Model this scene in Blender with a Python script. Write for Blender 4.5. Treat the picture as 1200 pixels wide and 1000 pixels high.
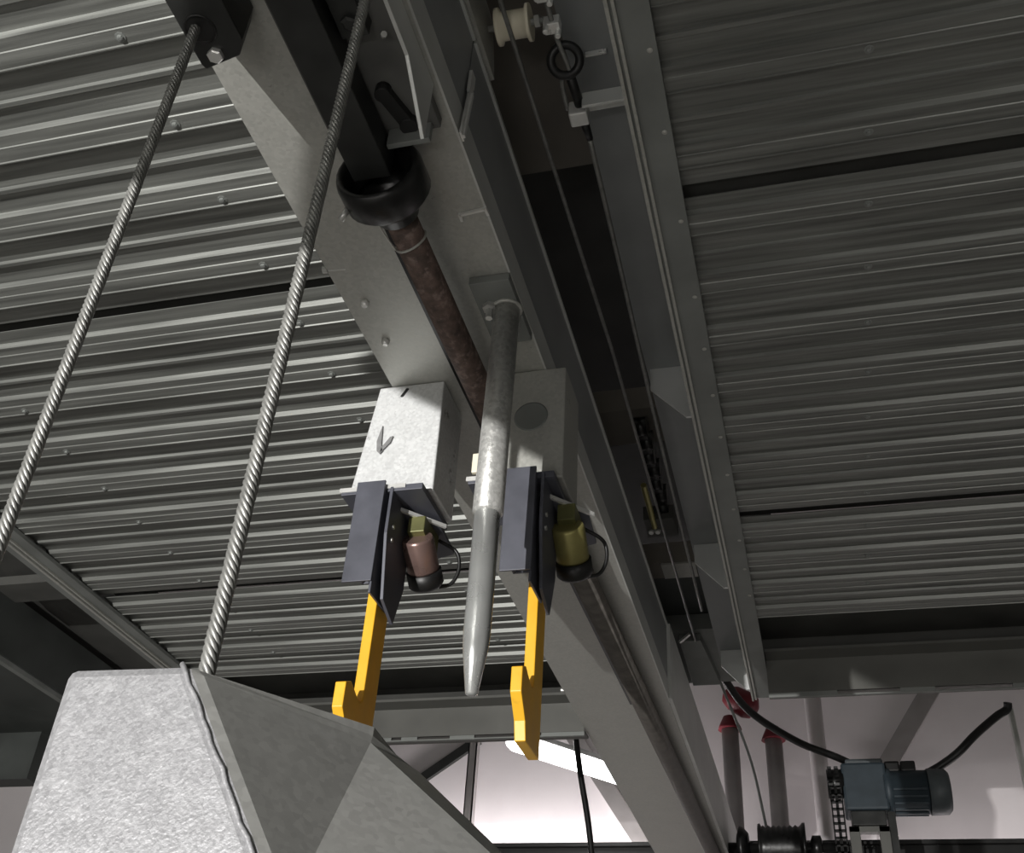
import bpy, bmesh, math, random
from mathutils import Vector, Matrix
random.seed(7)
for o in list(bpy.data.objects): bpy.data.objects.remove(o)
SC = bpy.context.scene
COL = SC.collection
# one unit of the layout below is the height of the right-hand deck over the lens: 1.4 m; the lens is 1.5 m over the floor
S = 1.4
EYE = 1.5
def W(p): return Vector((p[0]*S, p[1]*S, p[2]*S + EYE))

# ------------------------------------------------------------------ camera
cam = bpy.data.cameras.new('camera'); camo = bpy.data.objects.new('camera', cam); COL.objects.link(camo)
cam.sensor_width = 36; cam.sensor_fit = 'HORIZONTAL'; cam.lens = 36*1272/1200; cam.clip_start = .02
R = Vector((.96567099, .25293107, .05920657)); U = Vector((.10039856, -.57361107, .8129517)); F = Vector((-.23958228, .77909962, .57931348))
camo.matrix_world = Matrix(((R.x, U.x, -F.x, 0), (R.y, U.y, -F.y, 0), (R.z, U.z, -F.z, EYE), (0, 0, 0, 1)))
SC.camera = camo
# ------------------------------------------------------------------ world, exposure
w = bpy.data.worlds.new('world'); SC.world = w; w.use_nodes = True
w.node_tree.nodes['Background'].inputs[0].default_value = (.75, .80, .80, 1)
w.node_tree.nodes['Background'].inputs[1].default_value = .02
vs = SC.view_settings
vs.view_transform = 'Standard'; vs.look = 'None'; vs.gamma = 1; vs.use_curve_mapping = False; vs.exposure = 0.0
# the bay's lamps and added fill lamps (their housings are built further down, where the lamps hang)
LAMPS = [  # name, centre, length, width, direction, power, colour
    ('flood', (-1.0, -1.75, .12), .018, .014, (.18, 1, .22), 215, (1, .98, .95)),
    ('fill', (-1.5, -1.3, -.6), .85, .10, (.5, .9, .8), 9, (1, .97, .93)),  # added fill to brighten the undersides from the left
    ('fill', (-.25, -1.15, -.85), .85, .10, (.05, .8, .8), 11, (1, .97, .93)),  # added fill from below for the slot, bracket and gussets
    ('fill', (1.15, -2.0, -.15), .85, .10, (-.35, 1, .45), 42, (1, .97, .93)),  # added fill so the right deck's ribs catch light
    ('strip', (-1.1, 4.06, .84), 1.2, .06, (0, .35, 1), 22, (1, .95, .95)),
    ('strip', (.56, 4.02, .62), 1.0, .06, (0, .4, 1), 8, (1, .94, .94)),
]
def area_light(name, p, ln, wd, d, power, col, parent):
    l = bpy.data.lights.new(name, 'AREA'); l.shape = 'RECTANGLE'; l.size = ln*S; l.size_y = wd*S; l.energy = power; l.color = col
    o = bpy.data.objects.new(name, l); COL.objects.link(o)
    dv = Vector(d).normalized()
    o.rotation_euler = dv.to_track_quat('-Z', 'Y').to_euler()
    o.parent = parent
    o.location = W(p) + dv*.07 - parent.location
    return o

# ------------------------------------------------------------------ materials
MATS = {}
def mat(name, col=(.5, .5, .5), rough=.5, metal=0., scale=30, var=.15, stretch=(1, 1, 1), spangle=0., bump=0., dirt=0., dirtcol=(.02, .018, .015), emit=None, bscale=None, dscale=9, dlo=.56, dhi=.68):
    if name in MATS: return MATS[name]
    m = bpy.data.materials.new(name); m.use_nodes = True; MATS[name] = m
    nt = m.node_tree; b = nt.nodes['Principled BSDF']; N = nt.nodes.new; L = nt.links.new
    b.inputs['Roughness'].default_value = rough; b.inputs['Metallic'].default_value = metal
    tc = N('ShaderNodeTexCoord'); mp = N('ShaderNodeMapping'); L(tc.outputs['Object'], mp.inputs[0]); mp.inputs['Scale'].default_value = stretch
    nz = N('ShaderNodeTexNoise'); nz.inputs['Scale'].default_value = scale; nz.inputs['Detail'].default_value = 6; L(mp.outputs[0], nz.inputs['Vector'])
    fac = nz.outputs['Fac']
    if spangle:
        vo = N('ShaderNodeTexVoronoi'); vo.inputs['Scale'].default_value = spangle; L(mp.outputs[0], vo.inputs['Vector'])
        bw = N('ShaderNodeRGBToBW'); L(vo.outputs['Color'], bw.inputs[0])
        mx = N('ShaderNodeMath'); mx.operation = 'ADD'; L(nz.outputs['Fac'], mx.inputs[0]); L(bw.outputs[0], mx.inputs[1])
        m2 = N('ShaderNodeMath'); m2.operation = 'MULTIPLY'; m2.inputs[1].default_value = .5; L(mx.outputs[0], m2.inputs[0]); fac = m2.outputs[0]
    cr = N('ShaderNodeValToRGB'); L(fac, cr.inputs[0])
    cr.color_ramp.elements[0].position = .25; cr.color_ramp.elements[1].position = .75
    cr.color_ramp.elements[0].color = tuple(c*(1-var) for c in col)+(1,)
    cr.color_ramp.elements[1].color = tuple(min(1, c*(1+var)) for c in col)+(1,)
    out = cr.outputs[0]
    if dirt:
        n2 = N('ShaderNodeTexNoise'); n2.inputs['Scale'].default_value = dscale; n2.inputs['Detail'].default_value = 8; n2.inputs['Roughness'].default_value = .65; L(tc.outputs['Object'], n2.inputs['Vector'])
        r2 = N('ShaderNodeValToRGB'); L(n2.outputs['Fac'], r2.inputs[0]); r2.color_ramp.elements[0].position = dlo; r2.color_ramp.elements[1].position = dhi
        r2.color_ramp.elements[0].color = (0, 0, 0, 1); r2.color_ramp.elements[1].color = (dirt, dirt, dirt, 1)
        mm = N('ShaderNodeMix'); mm.data_type = 'RGBA'; L(r2.outputs[0], mm.inputs['Factor']); L(out, mm.inputs['A']); mm.inputs['B'].default_value = dirtcol+(1,)
        out = mm.outputs['Result']
    L(out, b.inputs['Base Color'])
    rr = N('ShaderNodeMapRange'); L(fac, rr.inputs['Value']); rr.inputs['To Min'].default_value = max(.05, rough-.12); rr.inputs['To Max'].default_value = min(1, rough+.12); L(rr.outputs[0], b.inputs['Roughness'])
    if bump:
        bp = N('ShaderNodeBump'); bp.inputs['Strength'].default_value = bump; bp.inputs['Distance'].default_value = .002
        n3 = N('ShaderNodeTexNoise'); n3.inputs['Scale'].default_value = bscale or scale*2; n3.inputs['Detail'].default_value = 5; L(mp.outputs[0], n3.inputs['Vector'])
        L(n3.outputs['Fac'], bp.inputs['Height']); L(bp.outputs[0], b.inputs['Normal'])
    if emit:
        b.inputs['Emission Color'].default_value = emit[0]+(1,); b.inputs['Emission Strength'].default_value = emit[1]
    return m
mat('deck_zinc', (.175, .18, .168), .44, .40, 6, .45, (.5, 14, 14), bump=.15, bscale=22)
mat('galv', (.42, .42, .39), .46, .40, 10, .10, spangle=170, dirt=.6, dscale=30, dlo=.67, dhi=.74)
mat('galv_blue', (.27, .28, .28), .5, .35, 9, .12)
mat('galv_light', (.58, .59, .57), .45, .35, 10, .12)
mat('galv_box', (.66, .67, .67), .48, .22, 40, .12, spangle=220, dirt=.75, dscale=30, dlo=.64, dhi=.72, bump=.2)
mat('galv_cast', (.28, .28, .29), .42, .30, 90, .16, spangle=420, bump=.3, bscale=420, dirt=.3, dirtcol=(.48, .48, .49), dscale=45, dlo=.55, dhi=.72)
mat('galv_dark', (.20, .21, .20), .55, .3, 8, .2)
mat('pipe_zinc', (.60, .60, .58), .34, .55, 60, .2, spangle=190, bump=.35, bscale=140)
mat('pipe_smooth', (.55, .56, .55), .28, .65, 20, .1)
mat('rust', (.10, .068, .056), .75, .15, 55, .6, dirt=.8, dirtcol=(.23, .17, .15), dscale=60, dlo=.52, dhi=.66, bump=.8, bscale=110)
mat('grease', (.010, .010, .010), .32, .2, 30, .5, bump=.3)
mat('black_steel', (.022, .023, .022), .42, .2, 18, .4)
mat('black_rubber', (.008, .008, .008), .45, 0, 20, .3)
mat('navy', (.080, .083, .102), .48, .15, 16, .3)
mat('yellow', (.78, .42, .02), .42, 0, 20, .10, dirt=.35, dirtcol=(.25, .12, .02), dscale=22, dlo=.6, dhi=.75)
mat('copper', (.27, .18, .16), .3, .6, 20, .15)
mat('brass', (.30, .27, .10), .35, .5, 20, .2)
mat('olive', (.13, .13, .05), .45, .4, 20, .2)
mat('nylon', (.82, .76, .60), .45, 0, 20, .06)
mat('rope_steel', (.24, .24, .228), .46, .5, 60, .3)
mat('gusset_lit', (.72, .73, .72), .45, .3, 10, .06)  # beam steel made paler: light on the gussets put into the colour
mat('bright', (.75, .75, .73), .3, .5, 30, .1)
mat('bolt', (.50, .50, .48), .35, .6, 30, .2)
mat('stain', (.22, .22, .22), .6, .1, 60, .3)
mat('brown_panel', (.17, .155, .135), .8, 0, 8, .2)
mat('shaft_brown', (.11, .10, .09), .6, .2, 30, .35, bump=.4)
mat('galv_plain', (.13, .13, .12), .5, .35, 8, .12)
mat('dark_plate', (.10, .10, .095), .55, .2, 12, .4)
mat('dark_paint', (.045, .05, .047), .6, .1, 8, .3)
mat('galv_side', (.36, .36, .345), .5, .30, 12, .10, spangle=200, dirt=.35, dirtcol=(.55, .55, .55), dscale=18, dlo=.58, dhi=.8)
mat('dark_panel', (.06, .06, .055), .8, 0, 8, .3)
mat('white_wall', (.70, .66, .67), .75, 0, 3, .05, dirt=.2, dirtcol=(.45, .36, .37), dscale=2, dlo=.55, dhi=.8)
mat('concrete', (.30, .295, .28), .85, 0, 5, .2)
mat('motor_blue', (.035, .050, .062), .5, .1, 20, .2)
mat('motor_grey', (.075, .088, .095), .5, .1, 20, .2)
mat('red', (.15, .010, .018), .5, 0, 20, .2)
mat('pipe_grey', (.34, .32, .32), .55, .1, 10, .15)
mat('brace_grey', (.26, .245, .24), .6, .1, 10, .15)
mat('tube_glow', (1, 1, 1), .5, 0, emit=((1, .98, .97), 9))
mat('lamp_white', (.8, .8, .8), .5)

# ------------------------------------------------------------------ mesh helpers (layout units)
def BM(): return bmesh.new()
def face(bm, vs):
    try: return bm.faces.new(vs)
    except ValueError: return None
def hexa(bm, p):     # p: four bottom corners (ccw), four top corners
    v = [bm.verts.new(W(q)) for q in p]
    for f in ((3, 2, 1, 0), (4, 5, 6, 7), (0, 1, 5, 4), (1, 2, 6, 5), (2, 3, 7, 6), (3, 0, 4, 7)): face(bm, [v[i] for i in f])
    return v
def box(bm, x0, x1, y0, y1, z0, z1):
    return hexa(bm, [(x0, y0, z0), (x1, y0, z0), (x1, y1, z0), (x0, y1, z0), (x0, y0, z1), (x1, y0, z1), (x1, y1, z1), (x0, y1, z1)])
def prism(bm, poly, d):   # closed polygon of 3-D points, extruded by vector d
    a = [bm.verts.new(W(q)) for q in poly]
    b = [bm.verts.new(W((q[0]+d[0], q[1]+d[1], q[2]+d[2]))) for q in poly]
    face(bm, a); face(bm, list(reversed(b)))
    n = len(a)
    for i in range(n): face(bm, [a[i], b[i], b[(i+1) % n], a[(i+1) % n]])
def frame(d):
    d = Vector(d).normalized(); a = Vector((0, 0, 1)) if abs(d.z) < .9 else Vector((1, 0, 0))
    u = d.cross(a).normalized(); return d, u, d.cross(u)
def lathe(bm, base, axis, prof, n=20, cap=True):   # prof: (distance along axis, radius)
    d, u, v = frame(axis); base = Vector(base); rings = []
    for t, r in prof:
        c = base + d*t
        rings.append([bm.verts.new(W(c + u*(r*math.cos(k*2*math.pi/n)) + v*(r*math.sin(k*2*math.pi/n)))) for k in range(n)])
    for a, b in zip(rings, rings[1:]):
        for k in range(n): 
            f = face(bm, [a[k], a[(k+1) % n], b[(k+1) % n], b[k]])
            if f: f.smooth = n > 8
    if cap: face(bm, list(reversed(rings[0]))); face(bm, rings[-1])
def cyl(bm, a, b, r, n=16, r2=None):
    a = Vector(a); b = Vector(b); lathe(bm, a, b-a, [(0, r), ((b-a).length, r if r2 is None else r2)], n)
def bar(bm, a, b, w, h, up=(0, 0, 1)):   # rectangular bar from a to b
    a = Vector(a); b = Vector(b); d = (b-a).normalized(); s = d.cross(Vector(up)).normalized(); t = s.cross(d)
    q = [(-w/2, -h/2), (w/2, -h/2), (w/2, h/2), (-w/2, h/2)]
    hexa(bm, [a + s*x + t*y for x, y in q] + [b + s*x + t*y for x, y in q])
def sweep(bm, pts, r, n=8):
    pts = [Vector(p) for p in pts]; rings = []
    d0, u, v = frame(pts[1]-pts[0])
    for i, p in enumerate(pts):
        d = (pts[min(i+1, len(pts)-1)] - pts[max(i-1, 0)]).normalized()
        u = (u - d*u.dot(d)).normalized(); v = d.cross(u)
        rings.append([bm.verts.new(W(p + u*(r*math.cos(k*2*math.pi/n)) + v*(r*math.sin(k*2*math.pi/n)))) for k in range(n)])
    for a, b in zip(rings, rings[1:]):
        for k in range(n):
            f = face(bm, [a[k], a[(k+1) % n], b[(k+1) % n], b[k]])
            if f: f.smooth = True
    face(bm, list(reversed(rings[0]))); face(bm, rings[-1])
def smooth_path(pts, sub=8):
    P = [Vector(p) for p in pts]; P = [P[0]*2-P[1]] + P + [P[-1]*2-P[-2]]; out = []
    for i in range(1, len(P)-2):
        for s in range(sub):
            t = s/sub; a, b, c, d = P[i-1:i+3]
            out.append(.5*((2*b) + (c-a)*t + (2*a-5*b+4*c-d)*t*t + (3*b-a-3*c+d)*t**3))
    out.append(P[-2]); return out
def torus(bm, c, axis, R_, r, n=28, m=10):
    d, u, v = frame(axis); c = Vector(c); g = []
    for i in range(n):
        a = i*2*math.pi/n; e = u*math.cos(a)+v*math.sin(a)
        g.append([bm.verts.new(W(c + e*(R_+r*math.cos(k*2*math.pi/m)) + d*(r*math.sin(k*2*math.pi/m)))) for k in range(m)])
    for i in range(n):
        for k in range(m):
            f = face(bm, [g[i][k], g[(i+1) % n][k], g[(i+1) % n][(k+1) % m], g[i][(k+1) % m]])
            if f: f.smooth = True
def root_of(o):
    while o.parent: o = o.parent
    return o
def obj(name, bm, m, parent=None, bevel=0, kind=None, label=None):
    bmesh.ops.recalc_face_normals(bm, faces=bm.faces[:])
    me = bpy.data.meshes.new(name)
    if parent: org = root_of(parent).location.copy()
    else:
        xs = [v.co for v in bm.verts]
        org = Vector(((min(v.x for v in xs)+max(v.x for v in xs))/2, (min(v.y for v in xs)+max(v.y for v in xs))/2, min(v.z for v in xs)))
    bmesh.ops.translate(bm, verts=bm.verts[:], vec=-org)
    bm.to_mesh(me); bm.free()
    me.materials.append(MATS[m])
    o = bpy.data.objects.new(name, me); COL.objects.link(o)
    if parent: o.parent = parent
    else: o.location = org
    if bevel:
        b = o.modifiers.new('bevel', 'BEVEL'); b.width = bevel*S; b.segments = 2; b.limit_method = 'ANGLE'; b.angle_limit = math.radians(40)
    if kind: o['kind'] = kind
    if label: o['label'] = label
    return o
def tag(o, label, cat, group=None):
    o['label'] = label; o['category'] = cat
    if group: o['group'] = group
    return o
def thing(name, p, label, cat, group=None):
    e = bpy.data.objects.new(name, None); COL.objects.link(e); e.location = W(p); e.empty_display_size = .1
    return tag(e, label, cat, group)
def part(name, m, parent, fn, bevel=0, label=None, kind=None):
    bm = BM(); fn(bm); return obj(name, bm, m, parent, bevel, kind, label)
def bx(name, m, parent, b, bevel=0, label=None): return part(name, m, parent, lambda q: box(q, *b), bevel, label)
def copy_part(o, dp, parent):   # copy of a mesh piece moved by dp (layout units)
    c = o.copy(); COL.objects.link(c); c.parent = parent; c.location = o.location + Vector(dp)*S; return c

# ------------------------------------------------------------------ the room
FZ = -EYE/S
def struct(name, m, b):
    bm = BM(); box(bm, *b); return obj(name, bm, m, None, 0, 'structure')
struct('floor', 'concrete', (-4.2, 3.2, -3.6, 4.3, FZ-.1, FZ))
struct('wall_back', 'white_wall', (-4.2, 3.2, 4.2, 4.3, FZ, 2.6))
struct('wall_left', 'concrete', (-4.3, -4.2, -3.6, 4.3, FZ, 2.6))
struct('wall_right', 'concrete', (3.2, 3.3, -3.6, 4.3, FZ, 2.6))
struct('wall_front', 'concrete', (-4.2, 3.2, -3.7, -3.6, FZ, 2.6))
struct('ceiling', 'concrete', (-4.3, 3.3, -3.7, 4.3, 2.6, 2.7))

# ------------------------------------------------------------------ corrugated decks
P = .11; H = .0080
def deck_profile(y0, n, z, cut0, cut1):
    """one sheet: n ribs from y0, ends cut back by cut0/cut1; returns (y, z) polyline"""
    pts = []
    for k in range(n):
        b = y0 + k*P
        pts += [(b+.040*P, z+H), (b+.275*P, z+H), (b+.300*P, z+.0012), (b+.428*P, z+.0012), (b+.436*P, z), (b+.593*P, z), (b+.600*P, z-.0016), (b+.612*P, z-.0016), (b+.665*P, z+H-.001), (b+.675*P, z+H), (b+.950*P, z+H)]
        if k < n-1: pts += [(b+.962*P, z+H-.0042), (b+1.010*P, z+H-.0042)]
    pts[0] = (y0+cut0, z+H); pts[-1] = (y0+n*P-cut1, z+H)
    return pts
def deck_panel(parent, x0, x1, y0, n, z, cut0=.011, cut1=.011):
    bm = BM(); pr = deck_profile(y0, n, z, cut0, cut1); t = .0015
    cols = []
    for (y, zz) in pr:
        cols.append([bm.verts.new(W(q)) for q in ((x0, y, zz), (x1, y, zz), (x1, y, zz+t), (x0, y, zz+t))])
    for a, b in zip(cols, cols[1:]):
        for i in range(4): face(bm, [a[i], b[i], b[(i+1) % 4], a[(i+1) % 4]])
    face(bm, cols[0]); face(bm, list(reversed(cols[-1])))
    return obj('deck_panel', bm, 'deck_zinc', parent)
def screw_row(parent, x, ys, z, mk='bolt', r=.0035, first=None):
    for i, y in enumerate(ys):
        if first is None:
            first = part('screw', mk, parent, lambda q: lathe(q, (x, y, z+.0005), (0, 0, -1), [(0, r*1.7), (.0012, r*1.7), (.0014, r), (.0035, r*.9), (.004, r*.5)], 8)); fx, fy, fz = x, y, z
            first['o'] = (fx, fy, fz)
        else:
            fx, fy, fz = first['o']; c = copy_part(first, (x-fx, y-fy, z-fz), parent)
            if 'o' in c: del c['o']
    return first

# ---- right-hand platform
rp = thing('parking_platform', (-.1, 0, 1.0), 'grey corrugated steel platform on the right of the twin beams', 'platform')
deck_panel(rp, -.112, 1.15, .147-.77, 7, 1.0)
deck_panel(rp, -.112, 1.15, .147, 7, 1.0)
deck_panel(rp, -.112, 1.15, .917, 7, 1.0)
deck_panel(rp, -.112, 1.15, 1.687, 4, 1.0, .009, .025)
sr = screw_row(rp, .128, [.752+.11*k for k in range(-1, 12)], 1.0, 'galv_dark', .0032)
sr = screw_row(rp, .70, [.752+.11*k for k in range(-1, 12)], 1.0, first=sr)
for y in (.147, .917, 1.687): part('seam_dark_strip', 'dark_panel', rp, lambda q: box(q, -.112, 1.15, y-.04, y+.04, 1.03, 1.033))  # dark sheet added over each seam to keep the gap black
# bottom flange and web of its side beam
part('flange', 'galv_dark', rp, lambda q: box(q, -.124, -.086, -.8, 2.5, .993, .9995))
part('web', 'galv_dark', rp, lambda q: box(q, -.130, -.1235, -.8, 2.5, .990, 1.10))
part('flange_lip', 'galv', rp, lambda q: (box(q, -.1305, -.1265, -.8, 2.5, .9855, .9925), box(q, -.1235, -.1200, -.8, 2.5, .9880, .9932)))
part('top_plate', 'galv_blue', rp, lambda q: box(q, -.200, -.13, -.8, 2.5, 1.10, 1.106))
for y in (1.364, 1.942, 2.46):
    part('gusset', 'gusset_lit', rp, lambda q: prism(q, [(-.131, y, .999), (-.140, y, .999), (-.195, y, 1.060), (-.195, y, 1.0995), (-.131, y, 1.0995)], (0, .005, 0)))
for i, y in enumerate((.46, .61, .70, .81, .95, 1.09, 1.20, 1.31, 1.42, 1.53, 1.64, 1.75, 1.86, 1.97)):
    part('rivet', 'galv', rp, lambda q: lathe(q, (-.094, y, .9935), (0, 0, -1), [(0, .0035), (.001, .0033), (.002, .0015)], 8))
part('seam_bar', 'bright', rp, lambda q: box(q, -.178, -.153, .7615, .765, 1.094, 1.0998))
part('end_beam', 'galv_plain', rp, lambda q: (box(q, -.086, 1.15, 2.35, 2.356, .945, 1.025), box(q, -.086, 1.15, 2.30, 2.356, 1.020, 1.026), box(q, -.086, 1.15, 2.352, 2.39, .945, .950)))
part('end_rail', 'galv_dark', rp, lambda q: [box(q, *b) for b in ((-.086, 1.15, 2.352, 2.36, .9345, .937), (-.086, .06, 2.352, 2.36, .937, .945), (.19, .26, 2.352, 2.36, .937, .945), (.415, .45, 2.352, 2.36, .937, .945), (.56, .62, 2.352, 2.36, .937, .945))])
part('recess_dark_cover', 'dark_panel', rp, lambda q: (box(q, -.12, 1.15, 2.09, 2.362, 1.075, 1.08), box(q, -.12, 1.15, 2.357, 2.362, 1.0, 1.075)))  # dark plate added so the recess at the deck end stays dark

# ---- left-hand platform with the wide beam
LZ = .924
lp = thing('parking_platform', (-.4, 0, .88), 'brighter corrugated steel platform on the left, carried by the wide galvanised beam', 'platform')
for y0, n, c1 in ((.137-.77, 7, .008), (.137, 7, .008), (.907, 7, .008), (1.677, 4, .04)):
    deck_panel(lp, -1.345, -.47, y0, n, LZ, .008, c1)
sl = screw_row(lp, -.600, [.524+.1105*k for k in range(-1, 14)], LZ, 'galv_dark', .0034)
sl = screw_row(lp, -1.1, [.524+.1105*k for k in range(0, 14)], LZ, first=sl)
for y in (.137, .907, 1.677): part('seam_dark_strip', 'dark_panel', lp, lambda q: box(q, -1.345, -.50, y-.04, y+.04, LZ+.03, LZ+.033))  # added dark backing, so the left seams show black
part('side_beam', 'galv', lp, lambda q: (box(q, -.50, -.289, -.8, 3.86, .88, .900), box(q, -.50, -.495, -.8, 3.86, .90, .924)))
part('beam_lip', 'galv_light', lp, lambda q: box(q, -.2895, -.287, -.8, 2.22, .8795, .920))
part('beam_web', 'galv_blue', lp, lambda q: box(q, -.296, -.2885, -.8, .684, .905, 1.050))
part('beam_web', 'galv_blue', lp, lambda q: box(q, -.296, -.2885, .6875, 2.20, .905, 1.050))
part('web_edge', 'galv_light', lp, lambda q: (box(q, -.2884, -.285, -.8, .684, 1.046, 1.0515), box(q, -.2884, -.285, .6875, 2.20, 1.046, 1.0515)))
part('end_plate', 'galv_light', lp, lambda q: prism(q, [(-.289, 2.20, .882), (-.289, 2.20, 1.053), (-.289, 3.86, 1.053), (-.289, 3.86, .882)], (.008, 0, 0)))
part('beam_top', 'dark_panel', lp, lambda q: box(q, -.50, -.29, -.8, 3.86, 1.045, 1.05))
# left edge of that platform
part('edge_flange', 'galv_dark', lp, lambda q: box(q, -1.395, -1.335, -.3, 2.4, .914, .9215))
part('edge_lip', 'galv', lp, lambda q: (box(q, -1.372, -1.366, -.3, 2.4, .908, .9135), box(q, -1.362, -1.358, -.3, 2.4, .910, .9135)))
part('edge_web', 'galv_dark', lp, lambda q: box(q, -1.395, -1.387, -.3, 2.4, .92, 1.03))
part('end_beam', 'galv_plain', lp, lambda q: (box(q, -1.39, -.50, 2.35, 2.356, .872, .945), box(q, -1.39, -.50, 2.30, 2.356, .940, .946), box(q, -1.39, -.50, 2.352, 2.40, .872, .877)))
part('end_rail', 'galv_dark', lp, lambda q: [box(q, *b) for b in ((-1.39, -.50, 2.352, 2.36, .863, .8655), (-1.1, -.965, 2.352, 2.36, .8655, .872), (-.94, -.90, 2.352, 2.36, .8655, .872), (-.82, -.76, 2.352, 2.36, .8655, .872), (-.60, -.50, 2.352, 2.36, .8655, .872))])
part('recess_dark_cover', 'dark_panel', lp, lambda q: (box(q, -1.39, -.50, 2.08, 2.362, .995, 1.0), box(q, -1.39, -.50, 2.357, 2.362, .92, .995)))  # dark cover added above the left end recess to keep it dark
# studs, rivets and marks on the beam's underside
for (x, y) in ((-.475, .899), (-.475, .973)):
    part('stud', 'bright', lp, lambda q: lathe(q, (x, y, .8802), (0, 0, -1), [(0, .0055), (.005, .005), (.008, .003)], 10))
for (x, y) in ((-.5015, .838), (-.5015, 2.133)):
    part('edge_bolt', 'bolt', lp, lambda q: lathe(q, (x-.004, y, .882), (1, .1, 0), [(0, .0045), (.006, .0045), (.0062, .0025), (.028, .0025)], 8))
part('wire_clip', 'bright', lp, lambda q: (bar(q, (-.318, .782, .8775), (-.288, .779, .8775), .003, .004), bar(q, (-.318, .780, .8775), (-.318, .791, .8775), .003, .004), bar(q, (-.288, .777, .8775), (-.287, .788, .8775), .003, .004)))
part('strap', 'bright', lp, lambda q: (prism(q, [(-0.2818, .678, .985), (-0.2818, .690, .985), (-0.2818, .690, .950), (-0.2818, .678, .950)], (-.0035, 0, 0)), prism(q, [(-0.2818, .678, .950), (-0.2818, .690, .950), (-0.2818, .681, .872), (-0.2818, .669, .872)], (-.0022, 0, 0)), prism(q, [(-0.2796, .682, .950), (-0.2796, .686, .950), (-0.2796, .677, .872), (-0.2796, .673, .872)], (-.0022, 0, 0))))

part('shaft_shadow_line', 'grease', lp, lambda q: (box(q, -.4085, -.4020, .72, 1.30, .8785, .8815), bar(q, (-.386, 1.30, .880), (-.370, 2.22, .880), .006, .003)))  # black strip drawn in for the shadow gap beside the shaft
# ---- platform beam beyond the left edge
np_ = thing('parking_platform', (-1.8, 0, .9), 'dark platform beam glimpsed at the far left behind the cone-shaped casting', 'platform')
part('side_beam', 'dark_paint', np_, lambda q: (box(q, -2.05, -1.70, .2, 3.86, .90, .92), box(q, -1.705, -1.69, .2, 3.86, .90, 1.03)))
part('flange_lip', 'galv_dark', np_, lambda q: box(q, -1.71, -1.695, .2, 3.86, .890, .900))
part('bracket', 'dark_panel', np_, lambda q: box(q, -1.66, -1.42, 1.72, 1.80, 1.0, 1.02))
part('cross_plate', 'dark_paint', np_, lambda q: box(q, -2.4, -1.9, 2.3, 2.36, .78, .90))
part('beam_top', 'dark_panel', np_, lambda q: box(q, -2.05, -1.40, -.3, 3.86, 1.06, 1.07))

# ---- upper level seen through the slot between the beams
up = thing('upper_deck', (-.3, 1, 1.3), 'dark brown underside of the upper level seen through the slot between beams', 'deck')
part('soffit', 'dark_panel', up, lambda q: box(q, -.7, -.05, -.8, 2.75, 1.50, 1.52))
part('cross_member', 'brown_panel', up, lambda q: box(q, -.60, .1, .45, 1.030, 1.22, 1.26))
part('cross_member', 'brown_panel', up, lambda q: box(q, -.60, .1, 1.60, 1.71, 1.20, 1.25))
part('cross_member', 'brown_panel', up, lambda q: box(q, -.60, .1, 2.10, 2.17, 1.15, 1.20))
part('filler_panel', 'dark_paint', up, lambda q: box(q, -.60, .1, 2.17, 2.42, 1.162, 1.20))
part('cross_member', 'galv_dark', up, lambda q: box(q, -.60, .1, 2.38, 2.70, 1.12, 1.16))

# ------------------------------------------------------------------ drive shaft under the beam
ds = thing('drive_shaft', (-.365, .7, .80), 'rusty drive shaft with black greasy coupling running under the wide beam', 'shaft')
SX, SZ = -.366, .846
def sq_bar(q):
    x0, x1, z0, z1 = -.392, -.352, .826, .862
    box(q, x0, x1, -.5, .672, z0, z1)
part('square_bar', 'black_steel', ds, sq_bar, .0012)
part('coupling', 'grease', ds, lambda q: lathe(q, (SX, .668, SZ-.012), (0, 1, 0), [(.030, .034), (.0, .036), (-.004, .040), (-.002, .044), (.004, .046), (.032, .046), (.038, .041), (.042, .026), (.062, .023), (.064, .017)], 28, False))
part('coupling_pin', 'bolt', ds, lambda q: cyl(q, (SX-.036, .690, SZ-.036), (SX-.045, .694, SZ-.048), .0035, 10))
part('rusty_shaft', 'rust', ds, lambda q: cyl(q, (SX-.002, .715, SZ-.006), (SX-.004, 1.30, SZ-.002), .0175, 20))
part('wire_tie', 'galv', ds, lambda q: torus(q, (SX-.002, .775, SZ-.006), (.25, 1, -.2), .0185, .0014, 22, 6))
part('tie_wire', 'galv', ds, lambda q: sweep(q, smooth_path([(SX-.012, .694, SZ-.055), (SX-.018, .722, SZ-.030), (SX-.019, .75, SZ-.022), (SX-.0185, .775, SZ-.016)]), .0012, 6))
part('far_shaft', 'shaft_brown', ds, lambda q: cyl(q, (-.352, 1.28, .858), (-.31, 3.80, .860), .021, 20), label='dull brown far length of the shaft')
# bearing bracket
bb = thing('bearing_bracket', (-.36, .55, .84), 'grey steel bearing bracket holding the black coupling below the beam', 'bracket')
bx('base_plate', 'dark_plate', bb, (-.412, -.298, .45, .655, .866, .8795), .001)
part('side_plate', 'galv_light', bb, lambda q: prism(q, [(-.2935, .614, .8795), (-.2935, .612, .797), (-.2935, .552, .842), (-.2935, .44, .842), (-.2935, .44, .8795)], (-.004, 0, 0)), .0006)
bx('front_flange', 'galv_dark', bb, (-.350, -.305, .646, .652, .842, .866), .0006)
part('slot_plug', 'black_rubber', bb, lambda q: (bar(q, (-.338, .600, .862), (-.326, .640, .862), .014, .010), lathe(q, (-.338, .598, .866), (0, 0, -1), [(0, .008), (.012, .008)], 12), lathe(q, (-.326, .640, .866), (0, 0, -1), [(0, .009), (.011, .009)], 12)))
bx('clamp_block', 'black_steel', bb, (-.349, -.323, .44, .527, .846, .866), .001)
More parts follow.
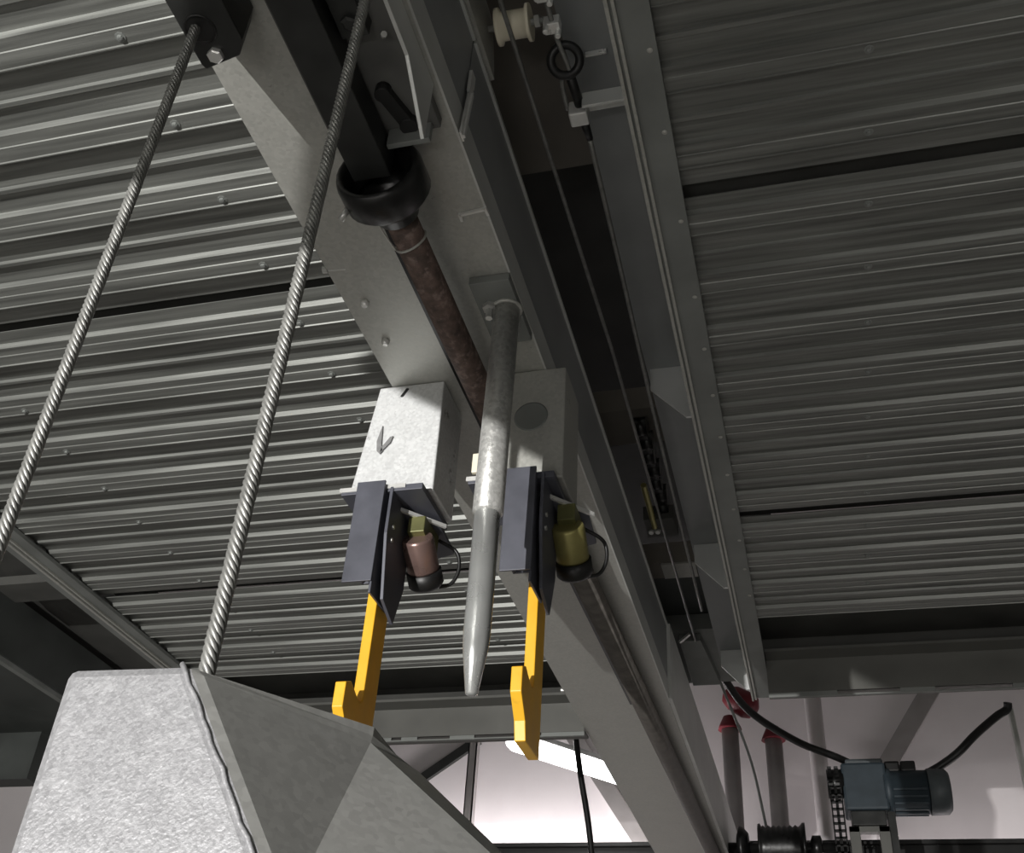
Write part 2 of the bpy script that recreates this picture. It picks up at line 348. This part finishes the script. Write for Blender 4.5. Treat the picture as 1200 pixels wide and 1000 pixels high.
part('nut', 'black_steel', bb, lambda q: lathe(q, (-.335, .510, .847), (0, 0, -1), [(0, .008), (.006, .008), (.007, .005)], 6))
part('bolt', 'bolt', bb, lambda q: lathe(q, (-.414, .648, .872), (0, 0, -1), [(0, .006), (.008, .006), (.010, .003), (.016, .003)], 8))
part('bolt', 'bolt', bb, lambda q: lathe(q, (-.315, .538, .858), (.3, -.5, -.5), [(0, .003), (.006, .003)], 8))

# ------------------------------------------------------------------ lifting ropes and their anchor block
def rope(name, x, y, z0, z1, r, lay, label, seed):
    bm = BM(); rs = r*.40; rc = r-rs*.95; steps = int((z1-z0)/lay*14)
    for s in range(6):
        pts = []
        for i in range(steps+1):
            z = z0+(z1-z0)*i/steps; a = -2*math.pi*(z-z0)/lay + s*math.pi/3
            pts.append((x+rc*math.cos(a), y+rc*math.sin(a), z))
        sweep(bm, pts, rs, 6)
    cyl(bm, (x, y, z0), (x, y, z1), rc*.75, 8)
    return tag(obj(name, bm, 'rope_steel'), label, 'rope', 'lifting ropes')
rope('wire_rope', -.466, .476, -.25, .832, .0047, .028, 'left steel wire rope hanging out of the black anchor block', 1)
rope('wire_rope', -.297, .466, .16, .879, .0047, .028, 'right steel wire rope passing in front of the coupling, down behind the casting', 2)
ab = thing('anchor_block', (-.46, .46, .83), 'black rope anchor block bolted to the left edge of the wide beam', 'bracket')
def ablock(q):
    pl = [(-.4795, .30), (-.430, .30), (-.430, .496), (-.440, .511), (-.4775, .518), (-.4795, .512)]
    prism(q, [(x, y, .828) for x, y in pl], (0, 0, .051))
part('block', 'black_steel', ab, ablock, .0015)
part('rope_bush', 'grease', ab, lambda q: lathe(q, (-.4625, .478, .829), (0, 0, -1), [(0, .0150), (.0015, .0150), (.0018, .0125), (-.001, .0115)], 20, False))
part('bush_core', 'black_rubber', ab, lambda q: lathe(q, (-.4625, .478, .8285), (0, 0, -1), [(0, .012), (.0008, .012)], 18))
part('hex_bolt', 'bright', ab, lambda q: lathe(q, (-.4605, .5045, .8285), (0, 0, -1), [(0, .0075), (.005, .0075), (.006, .006)], 6))

# ------------------------------------------------------------------ safety hooks with their boxes
def safety_hook(xb, hs, label, first, grp):
    t = thing('safety_hook', (xb, 1.1, .40), label, 'hook', grp)
    h = .056
    # the box under the beam, a little wider at the bottom
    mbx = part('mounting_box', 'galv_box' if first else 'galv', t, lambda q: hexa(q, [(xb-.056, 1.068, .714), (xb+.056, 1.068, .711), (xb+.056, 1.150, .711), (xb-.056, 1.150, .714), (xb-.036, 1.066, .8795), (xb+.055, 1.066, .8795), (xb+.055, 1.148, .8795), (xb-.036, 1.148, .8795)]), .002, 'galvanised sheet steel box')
    if first:
        part('scuff', 'stain', mbx, lambda q: (prism(q, [(xb-.028, 1.0640, .790), (xb-.026, 1.0640, .775), (xb-.021, 1.0640, .770), (xb-.018, 1.0640, .774), (xb-.021, 1.0640, .785), (xb-.023, 1.0640, .815)], (0, .002, 0)), prism(q, [(xb-.021, 1.0640, .772), (xb-.009, 1.0640, .786), (xb-.006, 1.0640, .796), (xb-.010, 1.0640, .795), (xb-.020, 1.0640, .780)], (0, .002, 0))))
        part('notch', 'grease', mbx, lambda q: prism(q, [(xb-.004, 1.0635, .860), (xb+.003, 1.0635, .872), (xb+.006, 1.0635, .872), (xb-.001, 1.0635, .860)], (0, .003, 0)))
    else:
        part('hole_plug', 'galv_dark', mbx, lambda q: lathe(q, (xb+.012, 1.068, .806), (0, -1, 0), [(0, .022), (.0015, .022), (.002, .020)], 24))
        part('cap_nut', 'nylon', mbx, lambda q: box(q, xb-.059, xb-.050, 1.062, 1.068, .726, .754), .001)
    bx('base_plate', 'navy', t, (xb-.057, xb+.050, 1.048, 1.150, .7000, .7085), .0006, 'dark blue-grey plate')
    bx('lit_plate_edge', 'bright', t, (xb-.059, xb+.028, 1.0465, 1.0485, .7035, .7095))  # pale strip: light on the plate's front edge, put into the colour
    xh = xb+hs
    part('holder', 'navy', t, lambda q: (box(q, xh-.033, xh+.004, 1.040, 1.043, .574, .712), box(q, xh-.033, xh-.030, 1.043, 1.098, .600, .705), box(q, xh+.001, xh+.004, 1.043, 1.098, .560, .705), box(q, xh-.033, xh+.004, 1.095, 1.098, .600, .705)), .0006, 'dark blue-grey square tube')
    sp = part('side_plate', 'navy', t, lambda q: prism(q, [(xh+.009, 1.046, .705), (xh+.009, 1.120, .705), (xh+.009, 1.120, .600), (xh+.009, 1.100, .545), (xh+.009, 1.062, .560), (xh+.009, 1.046, .640)], (.004, 0, 0)), .0005)
    for dz in (.655, .637): part('screw', 'bolt', sp, lambda q: lathe(q, (xh+.0132, 1.060, dz), (1, 0, 0), [(0, .003), (.002, .003)], 8))
    # tilted wing plate carrying the solenoid
    part('wing_plate', 'navy', t, lambda q: prism(q, [(xh+.010, 1.078, .690), (xh+.050, 1.127, .690), (xh+.046, 1.197, .690), (xh+.018, 1.207, .690), (xh+.010, 1.15, .690)], (0, 0, .005)), .0005)
    part('wing_edge', 'bright', t, lambda q: bar(q, (xh+.006, 1.072, .6915), (xh+.056, 1.128, .6915), .0035, .005))
    so = part('solenoid', 'copper' if first else 'brass', t, lambda q: lathe(q, (xh+.030, 1.100, .662), (0, .80, -.62), [(0, .019), (.004, .0205), (.042, .0205), (.046, .019)], 24))
    part('cap', 'black_rubber', so, lambda q: lathe(q, (xh+.030, 1.1352, .6347), (0, .80, -.62), [(0, .0225), (.018, .0225), (.022, .019)], 24))
    part('mount', 'olive', t, lambda q: hexa(q, [(xh+.018, 1.095, .668), (xh+.040, 1.095, .668), (xh+.040, 1.150, .650), (xh+.018, 1.150, .650), (xh+.018, 1.095, .690), (xh+.040, 1.095, .690), (xh+.040, 1.150, .690), (xh+.018, 1.150, .690)]), .001)
    part('lead', 'black_rubber', t, lambda q: sweep(q, smooth_path([(xh+.040, 1.150, .685), (xh+.062, 1.160, .672), (xh+.066, 1.165, .650), (xh+.058, 1.165, .630), (xh+.044, 1.158, .622)]), .0025, 7))
    # yellow hook plate (its flat lies along the beam)
    X0 = xb-.012+hs*.9; th = .0125
    yo, zo = 1.075, 0
    dy, dz = (0, 0) if first else (.028, .020)
    pl = [(1.074, .640), (1.074, .441), (1.068, .437), (1.060, .439), (1.038, .450), (1.024, .444), (1.024, .416), (1.046, .392), (1.052, .372), (1.112, .372), (1.112, .560), (1.104, .640)]
    pl = [(y+dy, z+dz) for y, z in pl]
    part('hook_plate', 'yellow', t, lambda q: prism(q, [(X0, y, z) for y, z in pl], (th, 0, 0)), .0010, 'yellow painted hook')
    return t
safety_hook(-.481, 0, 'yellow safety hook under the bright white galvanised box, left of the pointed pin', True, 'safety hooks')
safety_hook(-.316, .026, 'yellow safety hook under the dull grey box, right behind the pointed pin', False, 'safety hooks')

# ------------------------------------------------------------------ pointed guide pin
gp = thing('guide_pin', (-.303, .93, .385), 'galvanised pointed guide pin hanging from a bolted plate between the hooks', 'pin')
bx('mounting_plate', 'galv_dark', gp, (-.337, -.288, .882, .994, .868, .8795), .001)
part('sleeve', 'pipe_zinc', gp, lambda q: lathe(q, (-.303, .931, .869), (-.01, 0, -1), [(0, .0155), (.285, .0165), (.288, .0135)], 24))
def pinmesh(q):
    lathe(q, (-.306, .931, .590), (-.005, 0, -1), [(0, .0138), (.145, .0135), (.160, .0125), (.205, .0060), (.207, .003)], 24)
part('pin', 'pipe_smooth', gp, pinmesh)
part('stud', 'bolt', gp, lambda q: lathe(q, (-.322, .922, .868), (0, 0, -1), [(0, .009), (.006, .009), (.007, .0045), (.020, .0045)], 6))
part('weld', 'galv', gp, lambda q: torus(q, (-.303, .931, .867), (0, 0, 1), .0165, .0028, 20, 6))

# ------------------------------------------------------------------ things in the slot: roller, wires, eye bolt, chain
rl = thing('guide_roller', (-.25, .71, 1.08), 'white nylon guide roller with a thin wire running over it', 'roller')
part('roller', 'nylon', rl, lambda q: lathe(q, (-.2705, .708, 1.10), (1, .03, 0), [(0, .0215), (.004, .0215), (.006, .0165), (.034, .0165), (.036, .0215), (.040, .0215)], 24))
part('axle', 'bolt', rl, lambda q: cyl(q, (-.292, .708, 1.10), (-.215, .710, 1.10), .004, 10))
part('nut', 'bolt', rl, lambda q: lathe(q, (-.226, .7095, 1.10), (1, 0, 0), [(0, .0075), (.006, .0075)], 6))
part('bracket', 'galv', rl, lambda q: (prism(q, [(-.287, .60, 1.055), (-.287, .745, 1.055), (-.287, .72, 1.13), (-.287, .60, 1.13)], (.006, 0, 0)), box(q, -.287, -.262, .60, .65, 1.125, 1.132)))
tag(part('control_wire', 'rope_steel', None, lambda q: sweep(q, [(-.256, -.3, 1.082), (-.2535, .68, 1.0815), (-.246, 1.3, 1.10), (-.247, 2.4, 1.10)], .0028, 8)), 'thin straight steel wire running along the slot under the white roller', 'wire')
eb = thing('eye_bolt', (-.192, .75, 1.04), 'black eye bolt held by a galvanised bracket beside the slot', 'bolt')
part('eye', 'black_rubber', eb, lambda q: torus(q, (-.194, .733, 1.05), (.25, -.45, -.8), .0165, .0052))
part('shank', 'black_rubber', eb, lambda q: cyl(q, (-.193, .748, 1.048), (-.190, .800, 1.048), .0058, 12))
part('bracket', 'galv_light', eb, lambda q: (box(q, -.186, -.136, .786, .790, 1.034, 1.058), box(q, -.186, -.136, .790, .812, 1.055, 1.058)), .0006)
part('clamp', 'bright', eb, lambda q: hexa(q, [(-.204, .795, 1.034), (-.182, .795, 1.034), (-.182, .815, 1.034), (-.204, .815, 1.034), (-.204, .795, 1.058), (-.182, .795, 1.058), (-.182, .815, 1.058), (-.204, .815, 1.058)]), .002)
part('boot', 'black_rubber', eb, lambda q: cyl(q, (-.190, .815, 1.046), (-.188, .845, 1.046), .006, 10, .004))
part('cable', 'rope_steel', eb, lambda q: sweep(q, smooth_path([(-.188, .84, 1.046), (-.192, 1.1, 1.05), (-.200, 1.5, 1.06), (-.21, 2.2, 1.08)]), .0032, 8))
part('loop_wire', 'rope_steel', eb, lambda q: sweep(q, smooth_path([(-.197, .36, 1.06), (-.199, .62, 1.055), (-.197, .70, 1.050), (-.192, .746, 1.046), (-.204, .76, 1.052), (-.206, .80, 1.050)]), .0028, 7))
for y in (.648, .688):
    part('wire_clip', 'bright', eb, lambda q: (box(q, -.208, -.190, y-.007, y+.007, 1.046, 1.062), cyl(q, (-.205, y-.004, 1.05), (-.205, y-.004, 1.036), .0035, 8), cyl(q, (-.193, y+.004, 1.05), (-.193, y+.004, 1.036), .0035, 8)), .001)
ch = thing('chain_bracket', (-.26, 1.7, 1.1), 'black chain links and anchor with two bright bolts deep in the slot', 'chain')
for i in range(7):
    y = 1.56+.045*i
    part('link', 'grease', ch, lambda q: (lathe(q, (-.252+.004*(i % 2), y, 1.13), (1, 0, 0), [(0, .018), (.022, .018)], 12), box(q, -.248, -.232, y, y+.04, 1.12, 1.14)))
part('anchor', 'dark_panel', ch, lambda q: box(q, -.28, -.22, 1.83, 1.90, 1.10, 1.13))
part('rod', 'brass', ch, lambda q: cyl(q, (-.262, 1.72, 1.11), (-.262, 1.86, 1.10), .006, 8))
for dx in (-.271, -.258): part('bolt', 'bright', ch, lambda q: lathe(q, (dx, 1.875, 1.10), (0, -.3, -1), [(0, .006), (.006, .005)], 8))
# cross plate boxed in at the end of the slot
eb2 = thing('slot_end_box', (-.25, 2.5, 1.1), 'grey sheet box closing the far end of the slot above the cable', 'box')
part('shell', 'galv_dark', eb2, lambda q: hexa(q, [(-.285, 2.40, 1.10), (-.235, 2.40, 1.10), (-.215, 2.67, 1.10), (-.285, 2.67, 1.10), (-.285, 2.40, 1.2), (-.235, 2.40, 1.2), (-.215, 2.67, 1.2), (-.285, 2.67, 1.2)]), .001)
part('front_lip', 'bright', eb2, lambda q: bar(q, (-.284, 2.402, 1.10), (-.258, 2.385, 1.112), .006, .006))
part('cross_bar', 'galv', eb2, lambda q: box(q, -.284, -.21, 2.10, 2.165, 1.145, 1.149))

# ------------------------------------------------------------------ foreground casting
fc = thing('cone_casting', (-.25, .55, -.2), 'big rough galvanised cone-shaped casting in the bottom left foreground', 'casting')
def unp(px, py, y):   # where a sight line through a picture point meets the vertical plane at depth y
    d = R*(px-600) - U*(py-500) + F*1272
    return d*(y/d.y)
def lerp(a, b, t): return a+(b-a)*t
Y0 = .42
TL, TR, BR, BL = unp(78, 782, Y0+.004), unp(222, 777, Y0+.004), unp(305, 1000, Y0-.012), unp(6, 1000, Y0-.012)
E_, G_, E2, H_ = unp(437, 864, .515), unp(492, 903, .540), unp(385, 1000, .485), unp(592, 998, .532)
def on_plane(px, py, a, b, c):   # where a sight line meets the plane through three points
    d = R*(px-600) - U*(py-500) + F*1272; n = (b-a).cross(c-a); return d*(n.dot(a)/n.dot(d))
E2 = on_plane(385, 1000, TR, E_, BR)
ext = lambda a, b: a + (b-a)*2.6
BRx, BLx, E2x, Hx = ext(TR, BR), ext(TL, BL), ext(E_, E2), ext(G_, H_)
back_t = [G_ + Vector((-.06, .06, 0)), TL + Vector((0, .17, 0))]
back_b = [Hx + Vector((-.06, .06, 0)), BLx + Vector((0, .20, 0))]
def cast(q):
    top = [TL, TR, E_, G_] + back_t; bot = [BLx, BRx, E2x, Hx] + back_b
    n = 1; rows = []
    for k in range(n+1): rows.append([q.verts.new(W(lerp(a, b, k/n))) for a, b in zip(top, bot)])
    m = len(top)
    for a, b in zip(rows, rows[1:]):
        for i in range(m): face(q, [a[i], a[(i+1) % m], b[(i+1) % m], b[i]])
    face(q, list(reversed(rows[0]))); face(q, rows[-1])
    q.faces.ensure_lookup_table()
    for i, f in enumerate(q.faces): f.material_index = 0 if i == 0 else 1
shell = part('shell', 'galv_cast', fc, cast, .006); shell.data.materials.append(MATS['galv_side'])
# the thick drip of zinc along the right edge of the front face
def drip(q):
    pts = []
    for i in range(40):
        t = i/39; p = lerp(TR, BRx, t) + Vector((-.004+.0005*math.sin(i*2.3)+.0004*math.sin(i*5.1), .0006, 0)); pts.append(p)
    sweep(q, pts, .0014, 7)
part('zinc_bead', 'galv_cast', fc, drip)

# ------------------------------------------------------------------ far end of the bay
tag(part('track_beam', 'black_rubber', None, lambda q: (box(q, -2.6, 2.2, 3.88, 3.94, 1.025, 1.038), box(q, -2.6, 2.2, 3.905, 3.915, .93, 1.03), box(q, -2.6, 2.2, 3.88, 3.94, .92, .932))), 'black steel beam crossing in front of the white wall at the bottom', 'beam')
tag(part('wall_post', 'brace_grey', None, lambda q: (box(q, -1.345, -1.31, 4.10, 4.105, FZ, 2.2), box(q, -1.345, -1.340, 4.10, 4.14, FZ, 2.2), box(q, -1.315, -1.31, 4.10, 4.14, FZ, 2.2))), 'slim grey upright post on the white wall left of the lamp', 'post')
tag(part('diagonal_brace', 'black_steel', None, lambda q: bar(q, (-1.331, 4.188, 1.5325), (-1.672, 4.188, 1.302), .037, .02, (0, 1, 0))), 'short black diagonal brace left of the slim wall post', 'brace')
tag(part('diagonal_brace', 'brace_grey', None, lambda q: bar(q, (-1.053, 4.188, 1.713), (-.624, 4.188, 1.063), .062, .02, (0, 1, 0))), 'grey diagonal brace sloping down right behind the bright lamp', 'brace')
tag(part('diagonal_brace', 'brace_grey', None, lambda q: bar(q, (.478, 4.188, 1.715), (.217, 4.188, 1.335), .065, .02, (0, 1, 0))), 'brownish diagonal brace sloping down left to the motor', 'brace')
tag(part('hanging_cable', 'black_rubber', None, lambda q: sweep(q, smooth_path([(-.672, 3.0, 1.30), (-.667, 3.0, 1.14), (-.648, 3.0, 1.0), (-.61, 3.0, .77), (-.57, 3.0, .3)]), .0085, 8)), 'thin black cable hanging in front of the bright lamp', 'cable')
# lamp with the bright diffuser
cl = thing('strip_lamp', (-.8, 3.46, 1.19), 'glowing white strip lamp hanging behind the right hook', 'lamp')
a, b = Vector((-.945, 3.27, 1.195)), Vector((-.60, 3.72, 1.195)); dl = (b-a).normalized()
part('diffuser', 'tube_glow', cl, lambda q: (lathe(q, a, b-a, [(0, .010), (.012, .022), (.03, .030), ((b-a).length-.02, .030), ((b-a).length, .012)], 16)))
part('housing', 'lamp_white', cl, lambda q: bar(q, a + Vector((0, 0, .03)), b + Vector((0, 0, .03)), .05, .018), .002)
for t in (.2, .8): part('hanger', 'bolt', cl, lambda q: cyl(q, a.lerp(b, t) + Vector((0, 0, .035)), a.lerp(b, t) + Vector((0, 0, 1.40)), .003, 6))
# pipes with red collars
for i, (x, zt, lb) in enumerate(((-.298, 1.49, 'grey pipe with a dark red collar, nearest to the wide beam'), (-.143, 1.445, 'grey pipe with a dark red collar left of the motor'), (.01, 1.30, 'faint pale pipe on the wall behind the sprocket'))):
    t = thing('wall_pipe', (x, 4.0, FZ), lb, 'pipe', 'wall pipes')
    part('tube', 'pipe_grey' if i < 2 else 'white_wall', t, lambda q: cyl(q, (x, 4.0 + .1*(i == 2), FZ), (x, 4.0 + .1*(i == 2), zt if i < 2 else 2.0), .031, 20))
    if i < 2: part('collar', 'red', t, lambda q: lathe(q, (x, 4.0, zt-.02), (0, 0, 1), [(0, .044), (.012, .040), (.05, .022), (.055, .010)], 16))
    if i == 0: part('elbow', 'red', t, lambda q: lathe(q, (-.312, 4.0, 1.615), (.11, 0, -.07), [(0, .010), (.01, .032), (.04, .047), (.10, .051), (.125, .041), (.14, .015)], 18), label='dark red rounded elbow')
# black cable sagging to the motor
tag(part('power_cable', 'black_rubber', None, lambda q: sweep(q, smooth_path([(-.278, 2.9, 1.40), (-.272, 3.0, 1.35), (-.235, 3.12, 1.295), (-.175, 3.25, 1.245), (-.05, 3.40, 1.205), (.06, 3.46, 1.175), (.12, 3.52, 1.163)]), .0115, 10)), 'thick black cable sagging from the slot down to the motor', 'cable')
tag(part('power_cable', 'black_rubber', None, lambda q: sweep(q, smooth_path([(.30, 3.52, 1.125), (.36, 3.52, 1.155), (.42, 3.50, 1.19), (.48, 3.50, 1.245), (.55, 3.50, 1.30), (.585, 3.50, 1.322), (.590, 3.49, 1.34)]), .0125, 10)), 'thick black cable rising right from the motor to the post top', 'cable')
tag(part('thin_wire', 'galv_dark', None, lambda q: sweep(q, smooth_path([(-.27, 3.2, 1.36), (-.205, 3.5, 1.20), (-.175, 3.6, 1.02), (-.16, 3.6, .9)]), .0045, 6)), 'thin slack wire hanging between the two red-collared pipes', 'wire')
tag(part('cable_post', 'galv_light', None, lambda q: (box(q, .590, .594, 3.50, 3.53, FZ, 1.335), box(q, .594, .608, 3.527, 3.53, FZ, 1.335))), 'pale angle-steel post at the right edge with the cable end', 'post')
# gear motor
gm = thing('gear_motor', (.2, 3.5, .9), 'dark blue-grey gear motor on a small steel frame', 'motor')
part('gearbox', 'motor_blue', gm, lambda q: box(q, .070, .200, 3.44, 3.56, 1.008, 1.150), .008)
part('gearbox_lid', 'motor_grey', gm, lambda q: box(q, .085, .195, 3.45, 3.55, 1.150, 1.165), .006)
part('motor_body', 'motor_blue', gm, lambda q: lathe(q, (.19, 3.5, 1.074), (1, 0, 0), [(0, .070), (.02, .072), (.024, .064), (.125, .064)], 28))
for k in range(10):
    a_ = math.pi*(k+.5)/10 + math.pi
    part('cooling_fin', 'motor_blue', gm, lambda q: bar(q, (.215, 3.5+.066*math.cos(a_), 1.074+.066*math.sin(a_)), (.31, 3.5+.066*math.cos(a_), 1.074+.066*math.sin(a_)), .006, .006))
part('fan_cover', 'motor_grey', gm, lambda q: lathe(q, (.317, 3.5, 1.074), (1, 0, 0), [(0, .064), (.002, .068), (.052, .066), (.062, .055), (.064, .02)], 28))
for x in (.222, .268): part('terminal', 'black_rubber', gm, lambda q: box(q, x-.022, x+.022, 3.47, 3.52, 1.130, 1.162), .005)
part('seal', 'black_steel', gm, lambda q: box(q, .085, .185, 3.45, 3.55, .965, 1.008), .003)
part('frame', 'galv_plain', gm, lambda q: (box(q, .075, .105, 3.46, 3.49, .55, .965), box(q, .160, .190, 3.46, 3.49, .55, .965), box(q, .075, .190, 3.46, 3.49, .948, .965)), .001)
part('side_frame', 'black_steel', gm, lambda q: box(q, .19, .212, 3.47, 3.53, .55, 1.02))
def sprk(q):
    n = 13; c = Vector((.030, 3.48, 1.098)); pl = []
    for k in range(n):
        for f_, r_ in ((0, .052), (.3, .052), (.5, .042), (.8, .042)):
            a_ = 2*math.pi*(k+f_)/n; pl.append((c.x, c.y+r_*math.cos(a_), c.z+r_*math.sin(a_)))
    prism(q, pl, (.012, 0, 0)); prism(q, [(x+.020, y, z) for x, y, z in pl], (.012, 0, 0)); cyl(q, c-Vector((.004, 0, 0)), c+Vector((.045, 0, 0)), .043, 16)
part('sprocket', 'grease', gm, sprk)
dc = thing('drive_chain', (.045, 3.43, .9), 'black double roller chain hanging from the sprocket', 'chain')
for k in range(16):
    z = 1.06-.021*k
    part('link', 'grease', dc, lambda q: [box(q, x, x+.0045, 3.425, 3.435, z-.013, z+.013) for x in (.030, .044, .048, .062)] + [cyl(q, (.030, 3.43, z+.010), (.066, 3.43, z+.010), .0045, 8)])
# black drum and sprockets on the track
dr = thing('winch_drum', (-.12, 3.45, .8), 'black ribbed winch drum on the track left of the motor', 'drum')
part('drum', 'grease', dr, lambda q: lathe(q, (-.19, 3.45, .90), (1, 0, 0), [(0, .070), (.006, .072), (.01, .062)] + [z for k in range(7) for z in ((.014+.016*k, .066), (.022+.016*k, .060))] + [(.125, .066), (.13, .072), (.138, .072)], 28))
part('flange', 'grease', dr, lambda q: lathe(q, (-.255, 3.45, .90), (1, 0, 0), [(0, .040), (.01, .066), (.02, .062), (.035, .045)], 24))
part('shaft', 'grease', dr, lambda q: cyl(q, (-.30, 3.45, .90), (.07, 3.45, .90), .018, 16))
part('collar', 'grease', dr, lambda q: lathe(q, (-.04, 3.45, .90), (1, 0, 0), [(0, .022), (.006, .036), (.03, .036), (.034, .022)], 16))
part('stand', 'grease', dr, lambda q: (box(q, -.20, -.17, 3.42, 3.48, .5, .86), box(q, -.03, .0, 3.42, 3.48, .5, .88)))

# ------------------------------------------------------------------ unseen triangular plate added behind the camera, shaped so its shade falls on the boxes
tag(part('shade_plate', 'galv_dark', None, lambda q: prism(q, [(-.772, -.3, .533), (.40, -.3, -.252), (.62, -.3, .97), (-.02, -.3, .849)], (0, .01, 0))), 'big triangular steel plate added behind the camera to shade the boxes', 'plate')

# ------------------------------------------------------------------ lamps of the bay and added fill lamps (beyond the frame)
for i, (kind, p, ln, wd, d, pw, col) in enumerate(LAMPS):
    lb = ('compact floodlight on a stand behind the camera', 'white fill lamp added on a stand to the left', 'white fill lamp added near the floor behind the camera', 'white fill lamp added on a stand to the right', 'white batten lamp below the black beam on the left', 'white batten lamp below the black beam on the right')[i]
    t = thing('bay_or_fill_lamp', p, lb, 'lamp', 'batten lamps')
    q_ = Vector(d).normalized(); side = q_.cross(Vector((0, 0, 1))); side = side.normalized() if side.length > .05 else Vector((1, 0, 0))
    c = Vector(p)
    part('housing', 'lamp_white', t, lambda q: bar(q, c - side*ln/2, c + side*ln/2, .03, .05, q_), .002)
    part('stand', 'galv_dark', t, lambda q: (cyl(q, (p[0], p[1], FZ), c - q_*.02, .012, 8), cyl(q, (p[0], p[1], FZ), (p[0], p[1], FZ+.02), .12, 12)))
    area_light('lamp_light', p, ln, wd, d, pw, col, t)
for o in SC.objects:
    if 'o' in o: del o['o']
